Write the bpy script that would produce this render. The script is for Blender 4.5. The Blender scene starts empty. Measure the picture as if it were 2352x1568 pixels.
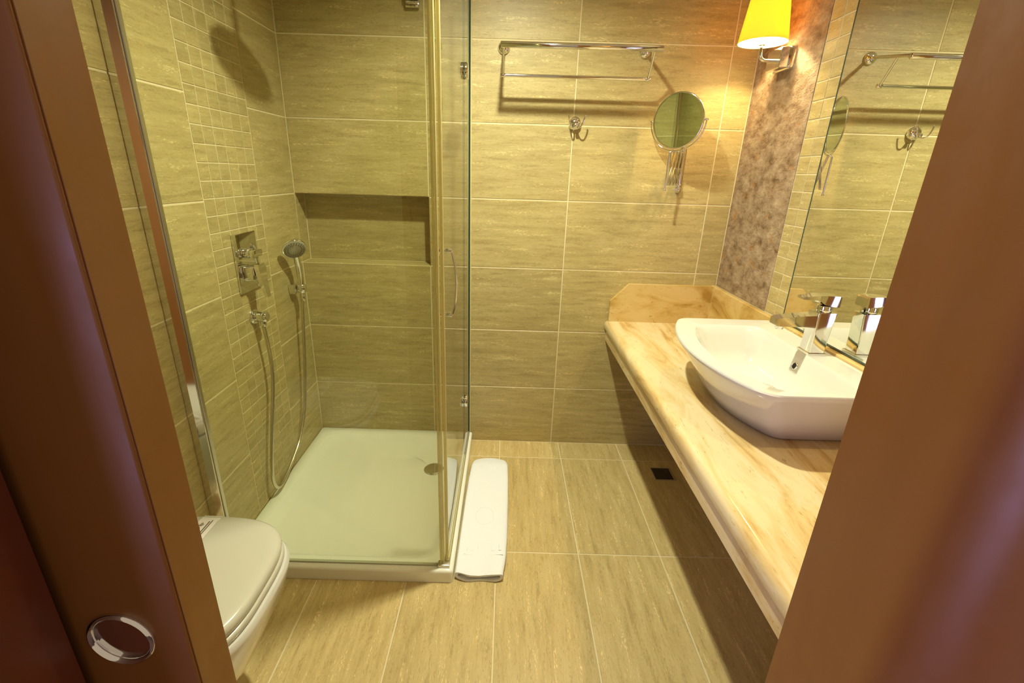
import bpy, bmesh, math, random
from mathutils import Vector, Matrix
random.seed(7)
S = bpy.context.scene
C = S.collection
PI = math.pi

# ------------------------------------------------------------------ camera
CAM = Vector((-0.01494, -2.0703, 1.30422))
YAW, PITCH, ROLL = -0.00046, -0.34288, 0.02936
FOC = 1057.37
cy_, sy_, cp_, sp_ = math.cos(YAW), math.sin(YAW), math.cos(PITCH), math.sin(PITCH)
fwd = Vector((sy_*cp_, cy_*cp_, sp_)); rt = Vector((cy_, -sy_, 0)); up = rt.cross(fwd)
rt2 = math.cos(ROLL)*rt + math.sin(ROLL)*up
up2 = -math.sin(ROLL)*rt + math.cos(ROLL)*up
cam = bpy.data.cameras.new('camera')
cam.sensor_width = 36; cam.sensor_fit = 'HORIZONTAL'
cam.lens = FOC/2352*36
cam.shift_x = 18.97/2352; cam.shift_y = -8.28/2352
cam.clip_start = 0.02
camo = bpy.data.objects.new('camera', cam); C.objects.link(camo)
M = Matrix.Identity(4)
for i in range(3):
    M[i][0] = rt2[i]; M[i][1] = up2[i]; M[i][2] = -fwd[i]; M[i][3] = CAM[i]
camo.matrix_world = M
S.camera = camo

# ------------------------------------------------------------------ light and exposure
S.view_settings.view_transform = 'Standard'
S.view_settings.look = 'None'
S.view_settings.gamma = 1
S.view_settings.use_curve_mapping = False
S.view_settings.exposure = 0.10
W = bpy.data.worlds.new('bedroom_ambient'); S.world = W; W.use_nodes = True
bg = W.node_tree.nodes['Background']
bg.inputs[0].default_value = (0.60, 0.47, 0.33, 1); bg.inputs[1].default_value = 0.74

def point_light(name, loc, watts, col, radius):
    l = bpy.data.lights.new(name, 'POINT'); l.energy = watts; l.color = col; l.shadow_soft_size = radius
    o = bpy.data.objects.new(name, l); o.location = loc; C.objects.link(o); return o
DOWN = (-0.02, -0.78, 2.185)
dlb = bpy.data.lights.new('downlight_beam', 'SPOT'); dlb.energy = 134; dlb.color = (0.95, 0.95, 0.69)
dlb.shadow_soft_size = 0.028; dlb.spot_size = math.radians(159); dlb.spot_blend = 1.0
dlo = bpy.data.objects.new('downlight_beam', dlb); dlo.location = DOWN; C.objects.link(dlo)
fill = bpy.data.lights.new('bedroom_purple_fill', 'AREA'); fill.shape = 'RECTANGLE'; fill.size = 0.7; fill.size_y = 1.3  # unseen area lamp added to give the right jamb its purple sheen
fill.energy = 24; fill.color = (0.56, 0.46, 1.0)
fillo = bpy.data.objects.new('bedroom_purple_fill', fill); C.objects.link(fillo); fillo.location = (-1.25, -3.3, 0.72)
fillo.rotation_euler = (Vector((.36, -1.8, 0.8))-fillo.location).to_track_quat('-Z', 'Y').to_euler()
SCONCE_W = 14.0
SCONCE_COL = (1.0, 0.76, 0.38)

# ------------------------------------------------------------------ room numbers (metres)
XL, XR = -0.9363, 0.9453          # side walls
YF = -1.666                       # inner face of the door wall
ZC = 2.25
ROWS = [0.0] + [0.3085 + 0.2968*k for k in range(7)] + [ZC]   # tile courses
NY = 0.094                        # niche depth

# ------------------------------------------------------------------ materials
def mat(name):
    m = bpy.data.materials.new(name); m.use_nodes = True
    return m, m.node_tree.nodes, m.node_tree.links, m.node_tree.nodes['Principled BSDF']
def simple(name, col, rough=.4, metal=0, coat=0, ior=1.45):
    m, n, l, b = mat(name)
    b.inputs['Base Color'].default_value = (*col, 1); b.inputs['Roughness'].default_value = rough
    b.inputs['Metallic'].default_value = metal; b.inputs['Coat Weight'].default_value = coat
    b.inputs['Coat Roughness'].default_value = .06
    b.inputs['IOR'].default_value = ior
    return m
def ramp(n, stops):
    r = n.new('ShaderNodeValToRGB'); e = r.color_ramp.elements
    while len(e) < len(stops): e.new(.5)
    for x, (p, c) in zip(e, stops): x.position = p; x.color = (*c, 1)
    return r
def mixc(n, l, fac, a, b, mode='MIX'):
    x = n.new('ShaderNodeMix'); x.data_type = 'RGBA'; x.blend_type = mode
    for sock, v in ((x.inputs[0], fac), (x.inputs[6], a), (x.inputs[7], b)):
        if isinstance(v, (int, float)): sock.default_value = v
        elif isinstance(v, tuple): sock.default_value = (*v, 1)
        else: l.new(v, sock)
    return x.outputs[2]
def stone_coords(n, l, scale):
    tc = n.new('ShaderNodeTexCoord'); oi = n.new('ShaderNodeObjectInfo')
    mul = n.new('ShaderNodeVectorMath'); mul.operation = 'SCALE'
    cb = n.new('ShaderNodeCombineXYZ')
    for i in range(3): l.new(oi.outputs['Random'], cb.inputs[i])
    l.new(cb.outputs[0], mul.inputs[0]); mul.inputs['Scale'].default_value = 47.3
    add = n.new('ShaderNodeVectorMath'); l.new(tc.outputs['Object'], add.inputs[0]); l.new(mul.outputs[0], add.inputs[1])
    mp = n.new('ShaderNodeMapping'); mp.inputs['Scale'].default_value = scale; l.new(add.outputs[0], mp.inputs['Vector'])
    return mp.outputs[0], oi.outputs['Random']
def noise(n, l, vec, scale, detail=5, rough=.6, dist=0.):
    x = n.new('ShaderNodeTexNoise'); x.inputs['Scale'].default_value = scale; x.inputs['Detail'].default_value = detail
    x.inputs['Roughness'].default_value = rough; x.inputs['Distortion'].default_value = dist
    l.new(vec, x.inputs['Vector']); return x.outputs['Fac']
def travertine(name, dark, mid, light, rough=.42, bump=.05):
    m, n, l, b = mat(name)
    v, rnd = stone_coords(n, l, (1.0, 8.0, 8.0))
    a = noise(n, l, v, 4.6, 9, .72, .12)
    r = ramp(n, [(.22, dark), (.52, mid), (.80, light)]); l.new(a, r.inputs[0])
    v2, _ = stone_coords(n, l, (1.0, 6.0, 6.0))
    f = noise(n, l, v2, 30, 3, .72, .35)
    r2 = ramp(n, [(.30, (.76, .72, .64)), (.43, (1, 1, 1)), (.60, (1, 1, 1)), (.68, (1.16, 1.19, 1.28))]); l.new(f, r2.inputs[0])
    c = mixc(n, l, .85, r.outputs[0], r2.outputs[0], 'MULTIPLY')
    v3, _ = stone_coords(n, l, (1.0, 3.6, 3.6))
    fk = noise(n, l, v3, 92, 3, .6, .5)
    gate = noise(n, l, v, 7.0, 2, .5)
    ml = n.new('ShaderNodeMath'); ml.operation = 'MULTIPLY'; l.new(fk, ml.inputs[0]); l.new(gate, ml.inputs[1])
    r3 = ramp(n, [(.345, (0, 0, 0)), (.40, (.75, .75, .75))]); l.new(ml.outputs[0], r3.inputs[0])
    c = mixc(n, l, r3.outputs[0], c, tuple(min(1, q*1.30) for q in light))
    r4 = ramp(n, [(.15, (.55, .55, .55)), (.195, (0, 0, 0))]); l.new(ml.outputs[0], r4.inputs[0])
    c = mixc(n, l, r4.outputs[0], c, tuple(q*.86 for q in dark))
    mr = n.new('ShaderNodeMapRange'); mr.inputs[3].default_value = .93; mr.inputs[4].default_value = 1.06; l.new(rnd, mr.inputs[0])
    cc = n.new('ShaderNodeCombineColor')
    for i in range(3): l.new(mr.outputs[0], cc.inputs[i])
    c = mixc(n, l, 1.0, c, cc.outputs[0], 'MULTIPLY')
    l.new(c, b.inputs['Base Color']); b.inputs['Roughness'].default_value = rough
    bp = n.new('ShaderNodeBump'); bp.inputs['Strength'].default_value = bump; bp.inputs['Distance'].default_value = .01
    l.new(f, bp.inputs['Height']); l.new(bp.outputs[0], b.inputs['Normal'])
    return m
TILE = travertine('travertine_tile', (.318, .242, .094), (.435, .348, .152), (.51, .422, .208))
FTILE = travertine('travertine_floor_tile', (.40, .290, .115), (.545, .42, .19), (.63, .505, .262), .36)
GROUT = simple('cream_grout', (.67, .58, .37), .8)
def marble(name, base, vein, deep, scale, rough=.16):
    m, n, l, b = mat(name)
    v, rnd = stone_coords(n, l, scale)
    a = noise(n, l, v, 3.2, 7, .62, .9)
    r = ramp(n, [(.33, deep), (.44, vein), (.56, base), (.8, tuple(min(1, q*1.06) for q in base))]); l.new(a, r.inputs[0])
    f = noise(n, l, v, 22, 4, .6, 1.5)
    r2 = ramp(n, [(.30, (.62, .52, .36)), (.37, (1, 1, 1))]); l.new(f, r2.inputs[0])
    c = mixc(n, l, .8, r.outputs[0], r2.outputs[0], 'MULTIPLY')
    l.new(c, b.inputs['Base Color']); b.inputs['Roughness'].default_value = rough
    return m
MARBLE = marble('cream_marble', (.66, .54, .33), (.60, .44, .21), (.46, .29, .10), (4.5, .9, 4.5))
MARBLE2 = marble('golden_marble', (.62, .45, .19), (.54, .36, .115), (.38, .22, .05), (1.4, 1.4, 3.2))
def brownstone():
    m, n, l, b = mat('rough_brown_stone')
    v, _ = stone_coords(n, l, (1, 2.0, 3.4))
    a = noise(n, l, v, 8, 10, .74, .15)
    r = ramp(n, [(.34, (.13, .07, .035)), (.44, (.25, .165, .10)), (.57, (.38, .28, .185)), (.68, (.47, .37, .255))]); l.new(a, r.inputs[0])
    v2, _ = stone_coords(n, l, (1, 1.3, 2.4))
    s = noise(n, l, v2, 13, 4, .6, .4)
    r2 = ramp(n, [(.60, (0, 0, 0)), (.70, (1, 1, 1))]); l.new(s, r2.inputs[0])
    c = mixc(n, l, r2.outputs[0], r.outputs[0], (.40, .19, .05))
    l.new(c, b.inputs['Base Color']); b.inputs['Roughness'].default_value = .55
    g = noise(n, l, v2, 60, 4, .7)
    ad = n.new('ShaderNodeMath'); l.new(a, ad.inputs[0]); l.new(g, ad.inputs[1])
    bp = n.new('ShaderNodeBump'); bp.inputs['Strength'].default_value = .45; bp.inputs['Distance'].default_value = .012
    l.new(ad.outputs[0], bp.inputs['Height']); l.new(bp.outputs[0], b.inputs['Normal'])
    return m
STONE = brownstone()
def wood(name, a, b_, rough=.34):
    m, n, l, b = mat(name)
    v, _ = stone_coords(n, l, (6, 6, .6))
    f = noise(n, l, v, 3, 5, .55, .5)
    r = ramp(n, [(.3, a), (.7, b_)]); l.new(f, r.inputs[0])
    l.new(r.outputs[0], b.inputs['Base Color'])
    v2, _ = stone_coords(n, l, (3, 3, 2))
    g = noise(n, l, v2, 9, 4, .6)
    mr = n.new('ShaderNodeMapRange'); mr.inputs[1].default_value = .35; mr.inputs[2].default_value = .7
    mr.inputs[3].default_value = rough; mr.inputs[4].default_value = rough+.16; l.new(g, mr.inputs[0])
    l.new(mr.outputs[0], b.inputs['Roughness'])
    return m
WOOD = wood('dark_brown_lacquered_wood', (.205, .078, .019), (.235, .092, .024))
WOOD2 = wood('warm_brown_lacquered_wood', (.185, .072, .008), (.21, .084, .011))
WOOD3 = wood('red_brown_lacquered_wood', (.13, .03, .012), (.16, .04, .016))
CHROME = simple('polished_chrome', (.80, .80, .79), .07, 1)
STEEL = simple('brushed_steel', (.62, .60, .56), .28, 1)
PORC = simple('white_porcelain', (.62, .61, .57), .10, 0, .6)
ACRYL = simple('white_acrylic', (.84, .85, .78), .16, 0, .3)
PLAST = simple('ivory_plastic', (.52, .505, .42), .22)
PLASTER = simple('white_plaster', (.85, .82, .74), .8)
HALL = simple('beige_plaster', (.55, .47, .38), .8)
CARPET = simple('brown_carpet', (.10, .06, .045), .95)
DARK = simple('black_rubber_and_hole_shade', (.012, .011, .010), .6)  # rubber nozzles; also the painted shade inside the overflow hole
GRATE = simple('dark_bronze_grate', (.09, .07, .04), .35, .7)
PAPER = simple('white_paper', (.72, .67, .62), .7)
INK = simple('grey_print_ink', (.16, .13, .09), .7)
SEAL = None
MIRROR = simple('mirror_silver', (.90, .92, .86), .0, 1)
MIRRORG = simple('greenish_mirror_silver', (.66, .72, .58), .015, 1)
EDGE = simple('green_glass_edge', (.03, .055, .045), .15, 0, .5)
def towel_mat():
    m, n, l, b = mat('white_terry')
    b.inputs['Base Color'].default_value = (.78, .81, .89, 1); b.inputs['Roughness'].default_value = .95
    tc = n.new('ShaderNodeTexCoord')
    f = noise(n, l, tc.outputs['Object'], 420, 2, .6)
    bp = n.new('ShaderNodeBump'); bp.inputs['Strength'].default_value = .25; bp.inputs['Distance'].default_value = .002
    l.new(f, bp.inputs['Height']); l.new(bp.outputs[0], b.inputs['Normal'])
    return m
TERRY = towel_mat()
def glass_mat(name, tint, f0=.04, extra=0., body=(.72, .66, .34)):
    m, n, l, b = mat(name); n.remove(b)
    lw = n.new('ShaderNodeLayerWeight'); lw.inputs[0].default_value = .5
    pw = n.new('ShaderNodeMath'); pw.operation = 'POWER'; l.new(lw.outputs['Facing'], pw.inputs[0]); pw.inputs[1].default_value = 5
    ma = n.new('ShaderNodeMath'); ma.operation = 'MULTIPLY_ADD'; l.new(pw.outputs[0], ma.inputs[0]); ma.inputs[1].default_value = 1-f0; ma.inputs[2].default_value = f0
    ge = n.new('ShaderNodeNewGeometry'); inv = n.new('ShaderNodeMath'); inv.operation = 'SUBTRACT'; inv.inputs[0].default_value = 1; l.new(ge.outputs['Backfacing'], inv.inputs[1])
    fr = n.new('ShaderNodeMath'); fr.operation = 'MULTIPLY'; l.new(ma.outputs[0], fr.inputs[0]); l.new(inv.outputs[0], fr.inputs[1])
    tr = n.new('ShaderNodeBsdfTransparent'); tr.inputs[0].default_value = (*tint, 1)
    gl = n.new('ShaderNodeBsdfGlossy'); gl.inputs['Roughness'].default_value = .0
    mx = n.new('ShaderNodeMixShader'); l.new(fr.outputs[0], mx.inputs[0]); l.new(tr.outputs[0], mx.inputs[1]); l.new(gl.outputs[0], mx.inputs[2])
    out = mx.outputs[0]
    if extra:
        d = n.new('ShaderNodeBsdfDiffuse'); d.inputs[0].default_value = (*body, 1)
        m2 = n.new('ShaderNodeMixShader'); m2.inputs[0].default_value = extra
        l.new(out, m2.inputs[1]); l.new(d.outputs[0], m2.inputs[2]); out = m2.outputs[0]
    l.new(out, n['Material Output'].inputs[0])
    return m
GLASS = glass_mat('clear_shower_glass', (.945, .962, .905), .07)
SEAL = glass_mat('clear_vinyl_seal', (.95, .93, .76), .06, .5, (.84, .77, .42))
CLEAR = glass_mat('clear_bulb_glass', (.99, .98, .95))
def shade_mat():
    m, n, l, b = mat('yellow_fabric_shade'); n.remove(b)
    t = n.new('ShaderNodeBsdfTranslucent'); t.inputs[0].default_value = (.16, .070, .0045, 1)
    d = n.new('ShaderNodeBsdfDiffuse'); d.inputs[0].default_value = (.80, .55, .16, 1)
    mx = n.new('ShaderNodeMixShader'); mx.inputs[0].default_value = .22
    l.new(t.outputs[0], mx.inputs[1]); l.new(d.outputs[0], mx.inputs[2]); l.new(mx.outputs[0], n['Material Output'].inputs[0])
    return m
SHADE = shade_mat()
def lining_mat():
    m, n, l, b = mat('white_shade_lining'); n.remove(b)
    t = n.new('ShaderNodeBsdfTranslucent'); t.inputs[0].default_value = (.9, .85, .7, 1)
    d = n.new('ShaderNodeBsdfDiffuse'); d.inputs[0].default_value = (.92, .88, .78, 1)
    mx = n.new('ShaderNodeMixShader'); mx.inputs[0].default_value = .35
    l.new(t.outputs[0], mx.inputs[1]); l.new(d.outputs[0], mx.inputs[2]); l.new(mx.outputs[0], n['Material Output'].inputs[0])
    return m
LINING = lining_mat()
def emit(name, col, s):
    m, n, l, b = mat(name); n.remove(b)
    e = n.new('ShaderNodeEmission'); e.inputs[0].default_value = (*col, 1); e.inputs[1].default_value = s
    l.new(e.outputs[0], n['Material Output'].inputs[0]); return m
BULB = emit('frosted_lamp_glow', (1, .85, .55), 12)

# ------------------------------------------------------------------ mesh helpers
class MB:
    def __init__(s): s.v = []; s.f = []
    def add(s, vs, fs):
        o = len(s.v); s.v += [tuple(q) for q in vs]; s.f += [tuple(o+i for i in f) for f in fs]; return s
    def box(s, x0, x1, y0, y1, z0, z1, bev=0, seg=2):
        bm = bmesh.new(); bmesh.ops.create_cube(bm, size=1)
        for q in bm.verts: q.co = Vector(((x0+x1)/2+q.co.x*(x1-x0), (y0+y1)/2+q.co.y*(y1-y0), (z0+z1)/2+q.co.z*(z1-z0)))
        if bev: bmesh.ops.bevel(bm, geom=bm.edges[:], offset=bev, segments=seg, profile=.5, affect='EDGES')
        return s.bm(bm)
    def obox(s, c, ax, ay, az, sx, sy, sz, bev=0, seg=2, taper=1.):
        """box on three axes; taper scales the far (+z axis) end"""
        bm = bmesh.new(); bmesh.ops.create_cube(bm, size=1)
        if taper != 1.:
            for q in bm.verts:
                if q.co.z > 0: q.co.x *= taper; q.co.y *= taper
        for q in bm.verts: q.co = Vector((q.co.x*sx, q.co.y*sy, q.co.z*sz))
        if bev: bmesh.ops.bevel(bm, geom=bm.edges[:], offset=bev, segments=seg, profile=.5, affect='EDGES')
        c, ax, ay, az = Vector(c), Vector(ax), Vector(ay), Vector(az)
        for q in bm.verts: q.co = c + ax*q.co.x + ay*q.co.y + az*q.co.z
        return s.bm(bm)
    def bm(s, bm):
        bm.verts.index_update(); s.add([q.co[:] for q in bm.verts], [[w.index for w in f.verts] for f in bm.faces]); bm.free(); return s
    def loft(s, rings, c0=True, c1=True, closed=True):
        o = len(s.v); n = len(rings[0])
        for r in rings: s.v += [tuple(q) for q in r]
        for i in range(len(rings)-1):
            for j in range(n if closed else n-1):
                k = (j+1) % n
                s.f.append((o+i*n+j, o+i*n+k, o+(i+1)*n+k, o+(i+1)*n+j))
        if c0: s.f.append(tuple(o+j for j in reversed(range(n))))
        if c1: s.f.append(tuple(o+(len(rings)-1)*n+j for j in range(n)))
        return s
    def lathe(s, prof, o, axis, n=32, c0=True, c1=True):
        """prof: list of (radius, distance along axis)"""
        a = Vector(axis).normalized(); t = Vector((0, 0, 1)) if abs(a.z) < .9 else Vector((1, 0, 0))
        u = a.cross(t).normalized(); w = a.cross(u); o = Vector(o)
        return s.loft([[o+a*d+(u*math.cos(2*PI*k/n)+w*math.sin(2*PI*k/n))*r for k in range(n)] for r, d in prof], c0, c1)
    def cyl(s, p0, p1, r, r1=None, n=20, bev=0):
        p0, p1 = Vector(p0), Vector(p1); L = (p1-p0).length; r1 = r if r1 is None else r1
        pr = [(r, 0), (r1, L)] if not bev else [(r-bev, 0), (r, bev), (r1, L-bev), (r1-bev, L)]
        return s.lathe(pr, p0, p1-p0, n)
    def tube(s, pts, r, n=12, caps=True, closed=False, rs=None):
        pts = [Vector(q) for q in pts]; rings = []; m = len(pts)
        prev = None
        for i, q in enumerate(pts):
            if closed: d = pts[(i+1) % m]-pts[i-1]
            else: d = pts[min(i+1, m-1)]-pts[max(i-1, 0)]
            d.normalize()
            if prev is None:
                t = Vector((0, 0, 1)) if abs(d.z) < .9 else Vector((1, 0, 0)); u = d.cross(t).normalized()
            else:
                u = (prev-d*prev.dot(d)).normalized()
            prev = u; w = d.cross(u); rr = rs[i] if rs else r
            rings.append([q+(u*math.cos(2*PI*k/n)+w*math.sin(2*PI*k/n))*rr for k in range(n)])
        if closed:
            rings.append(rings[0]); return s.loft(rings, False, False)
        return s.loft(rings, caps, caps)
    def prism(s, poly, a, b, fn):
        """poly of 2-D points extruded between depths a and b; fn(u,v,d)->xyz"""
        return s.loft([[fn(u, v, a) for u, v in poly], [fn(u, v, b) for u, v in poly]])
    def sphere(s, c, r, n=16, sc=(1, 1, 1)):
        bm = bmesh.new(); bmesh.ops.create_uvsphere(bm, u_segments=n, v_segments=n//2, radius=r)
        for q in bm.verts: q.co = Vector((c[0]+q.co.x*sc[0], c[1]+q.co.y*sc[1], c[2]+q.co.z*sc[2]))
        return s.bm(bm)
def spline(pts, n=8):
    P = [Vector(q) for q in pts]; out = []
    for i in range(len(P)-1):
        a, b, c, d = P[max(i-1, 0)], P[i], P[i+1], P[min(i+2, len(P)-1)]
        for k in range(n):
            t = k/n
            out.append(.5*((2*b)+(c-a)*t+(2*a-5*b+4*c-d)*t*t+(3*b-a-3*c+d)*t**3))
    out.append(P[-1]); return out
def wloc(o):
    q = Vector((0, 0, 0))
    while o: q += o.location; o = o.parent
    return q
def obj(name, mb, m, parent=None, loc=None, smooth=35, kind=None):
    off = wloc(parent) if parent else Vector((0, 0, 0))
    if loc is not None: off = Vector(loc)
    me = bpy.data.meshes.new(name)
    me.from_pydata([(x-off.x, y-off.y, z-off.z) for x, y, z in mb.v], [], mb.f); me.update()
    bm = bmesh.new(); bm.from_mesh(me); bmesh.ops.recalc_face_normals(bm, faces=bm.faces[:]); bm.to_mesh(me); bm.free()
    if smooth:
        for q in me.polygons: q.use_smooth = True
        me.set_sharp_from_angle(angle=math.radians(smooth))
    me.materials.append(m)
    o = bpy.data.objects.new(name, me); C.objects.link(o)
    if parent:
        o.parent = parent
        if loc is not None: o.location = off - wloc(parent)
    elif loc is not None: o.location = off
    if kind: o['kind'] = kind
    return o
def tag(o, label, cat, group=None):
    o['label'] = label; o['category'] = cat
    if group: o['group'] = group
    return o
def thing(name, label, cat, loc=(0, 0, 0), group=None):
    o = bpy.data.objects.new(name, None); o.empty_display_size = .05; C.objects.link(o); o.location = loc
    return tag(o, label, cat, group)
def struct(name, mb, m, label=None, smooth=0):
    o = obj(name, mb, m, smooth=smooth, kind='structure')
    if label: o['label'] = label
    return o

# ------------------------------------------------------------------ tiles
_tm = {}
def tile_mesh(w, h, m, cham, th):
    k = (round(w, 4), round(h, 4), m.name)
    if k in _tm: return _tm[k]
    a, b = w/2, h/2
    vs = [(-a, -b, -th), (a, -b, -th), (a, b, -th), (-a, b, -th), (-a, -b, -cham), (a, -b, -cham), (a, b, -cham), (-a, b, -cham),
          (-a+cham, -b+cham, 0), (a-cham, -b+cham, 0), (a-cham, b-cham, 0), (-a+cham, b-cham, 0)]
    fs = [(8, 9, 10, 11)] + [(i+p, (i+1) % 4+p, (i+1) % 4+p+4, i+p+4) for p in (0, 4) for i in range(4)]
    me = bpy.data.meshes.new('tile'); me.from_pydata(vs, [], fs); me.update(); me.materials.append(m); _tm[k] = me
    return me
AXES = {'back': ((1, 0, 0), (0, 0, 1), (0, -1, 0)), 'left': ((0, 1, 0), (0, 0, 1), (1, 0, 0)), 'right': ((0, -1, 0), (0, 0, 1), (-1, 0, 0)),
        'front': ((-1, 0, 0), (0, 0, 1), (0, 1, 0)), 'floor': ((0, 1, 0), (-1, 0, 0), (0, 0, 1)), 'up': ((1, 0, 0), (0, 1, 0), (0, 0, 1)), 'down': ((1, 0, 0), (0, -1, 0), (0, 0, -1))}
def tile(parent, ax, c, w, h, m=TILE, joint=.0050, cham=.0012, th=.006, name='tile', lift=0.):
    u, v, n = [Vector(q) for q in AXES[ax]]
    o = bpy.data.objects.new(name, tile_mesh(w-joint, h-joint, m, cham, th)); C.objects.link(o)
    R = Matrix.Identity(4)
    for i in range(3): R[i][0] = u[i]; R[i][1] = v[i]; R[i][2] = n[i]
    o.parent = parent
    o.matrix_local = Matrix.Translation(Vector(c)+n*lift) @ R
    return o
def pairs(q): return list(zip(q[:-1], q[1:]))
G = .0016                                   # how far the grout lies behind the tile faces

# floor
fl = struct('floor', MB().box(XL-.1, XR+.1, -1.95, .2, -.08, -G), GROUT, 'travertine tiled bathroom floor')
xb = [XL] + [-.02+.3*k for k in range(-3, 4)] + [XR]
yb = [-1.95, -1.344, -.744, -.144, 0]
for y0, y1 in pairs(yb):
    for x0, x1 in pairs(xb):
        if x1-x0 > .012: tile(fl, 'floor', ((x0+x1)/2, (y0+y1)/2, 0), y1-y0, x1-x0, FTILE)
struct('floor_hall', MB().box(-1.6, 1.6, -3.6, -1.95, -.08, -.004), CARPET, 'dark carpeted floor outside the doorway')
struct('ceiling', MB().box(XL-.1, XR+.1, -1.95, .2, ZC, ZC+.08), PLASTER, 'plain white ceiling')

# back wall with recess
XN = -.3568
nz0, nz1 = ROWS[3], ROWS[4]
wb = MB().box(XL-.1, XR+.1, G, .3, -.08, nz0-G).box(XL-.1, XR+.1, G, .3, nz1+G, ZC+.08).box(XN+G, XR+.1, G, .3, nz0-G, nz1+G).box(XL-.1, XN+G, NY+G, .3, nz0-G, nz1+G)
wback = struct('wall_back', wb, GROUT, 'travertine tiled wall at the far end with a recessed niche in the shower')
bx = [XL, XN, XN+.6, XN+1.2, XR]
for i, (z0, z1) in enumerate(pairs(ROWS)):
    for j, (x0, x1) in enumerate(pairs(bx)):
        if i == 3 and j == 0: tile(wback, 'back', ((x0+x1)/2, NY, (z0+z1)/2), x1-x0, z1-z0); continue
        tile(wback, 'back', ((x0+x1)/2, 0, (z0+z1)/2), x1-x0, z1-z0)
tile(wback, 'up', ((XL+XN)/2, NY/2+.001, nz0), XN-XL, NY, joint=.003)
tile(wback, 'down', ((XL+XN)/2, NY/2+.001, nz1), XN-XL, NY, joint=.003)
tile(wback, 'right', (XN, NY/2+.001, (nz0+nz1)/2), NY, nz1-nz0, joint=.003)

# left wall with mosaic column
wl = struct('wall_left', MB().box(XL-.12, XL-G, -1.95, .2, -.08, ZC+.08), GROUT, 'travertine tiled side wall with a column of small mosaic tiles')
MY0, MY1, MP = -.625, -.295, .055
for z0, z1 in pairs(ROWS):
    for y0, y1 in ((YF, -1.225), (-1.225, MY0), (MY1, 0)):
        tile(wl, 'left', (XL, (y0+y1)/2, (z0+z1)/2), y1-y0, z1-z0)
tile(wl, 'left', (XL, NY/2, (nz0+nz1)/2), NY, nz1-nz0)
zz = [.0524*k for k in range(0, 43)] + [ZC]
for z0, z1 in pairs(zz):
    for k in range(6):
        tile(wl, 'left', (XL, MY0+MP*(k+.5), (z0+z1)/2), MP, z1-z0, joint=.0032, cham=.001, name='mosaic_tile', lift=random.uniform(-.0004, .0003))

# right wall: tiles below the worktop, stone panels, mosaic strips
wr = struct('wall_right', MB().box(XR+G, XR+.12, -1.95, .2, -.08, ZC+.08), GROUT, 'side wall behind the vanity with brown stone panels and mosaic strips')
for z0, z1 in ((0, ROWS[1]), (ROWS[1], .60)):
    for y0, y1 in ((-.6, 0), (-1.2, -.6), (YF, -1.2)):
        tile(wr, 'right', (XR, (y0+y1)/2, (z0+z1)/2), y1-y0, z1-z0)
STO = -.424; MOS = -.545; M2A, M2B = -1.125, -1.246
for y0, y1 in ((STO, -.002), (YF, M2B)):
    p = obj('stone_panel', MB().box(XR-.001, XR+.0012, y0+.002, y1-.002, .853, ZC, .0008, 1), STONE, wr, loc=(XR, (y0+y1)/2, 1.5), smooth=0)
    p['label'] = 'rough mottled brown stone panel'
zr = [.853] + [1.654-.0543*k for k in range(14, -1, -1)]
while zr[-1] < ZC-.06: zr.append(zr[-1]+.0543)
zr.append(ZC)
for z0, z1 in pairs(zr):
    for ya, yb_ in ((MOS, STO), (M2B, M2A)):
        w = (yb_-ya)/2
        for k in range(2):
            tile(wr, 'right', (XR, ya+w*(k+.5), (z0+z1)/2), w, z1-z0, joint=.0032, cham=.001, name='mosaic_tile', lift=random.uniform(-.0004, .0003))

# door wall: two skins either side of the pocket
XJ, XJR = -.43, .3255
XD, YD0, YD1 = -.287, -1.780, -1.737        # leading edge, hall face and bathroom face of the sliding door
wf = MB()
wf.box(XL-.1, XJ-.03, -1.725, YF-G, -.08, ZC+.08).box(XL-.1, XJ-.03, -1.95, -1.795, -.08, ZC+.08)
wf.box(XJR+.06, XR+.1, -1.95, YF-G, -.08, ZC+.08).box(XJ-.03, XJR+.06, -1.95, YF-G, 2.06, ZC+.08)
wfo = struct('wall_front', wf, GROUT, 'tiled wall around the doorway')
for z0, z1 in pairs(ROWS):
    for x0, x1 in ((XL, XJ-.03), (XJR+.06, XR)):
        tile(wfo, 'front', ((x0+x1)/2, YF, (z0+z1)/2), x1-x0, z1-z0)

# ------------------------------------------------------------------ doorway: jambs and pocket door
def vprism(poly, z0=-.0, z1=2.06): return MB().prism(poly, z0, z1, lambda u, v, d: (u, v, d))
struct('trim_1', MB().box(XJ-.03, XJ, -1.731, -1.6655, 0, 2.06, .002, 1), WOOD2, 'brown wooden door jamb behind the sliding door')
xo = -.3810                                  # face of the outer jamb; the door stile stands proud of it
struct('trim_3', vprism([(XJ-.03, -1.7875), (xo-.0015, -1.7875), (xo, -1.789), (xo, -1.945), (xo-.003, -1.9495), (XJ-.03, -1.9495)]), WOOD3, 'reddish brown outer door jamb at the lower left edge')
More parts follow.
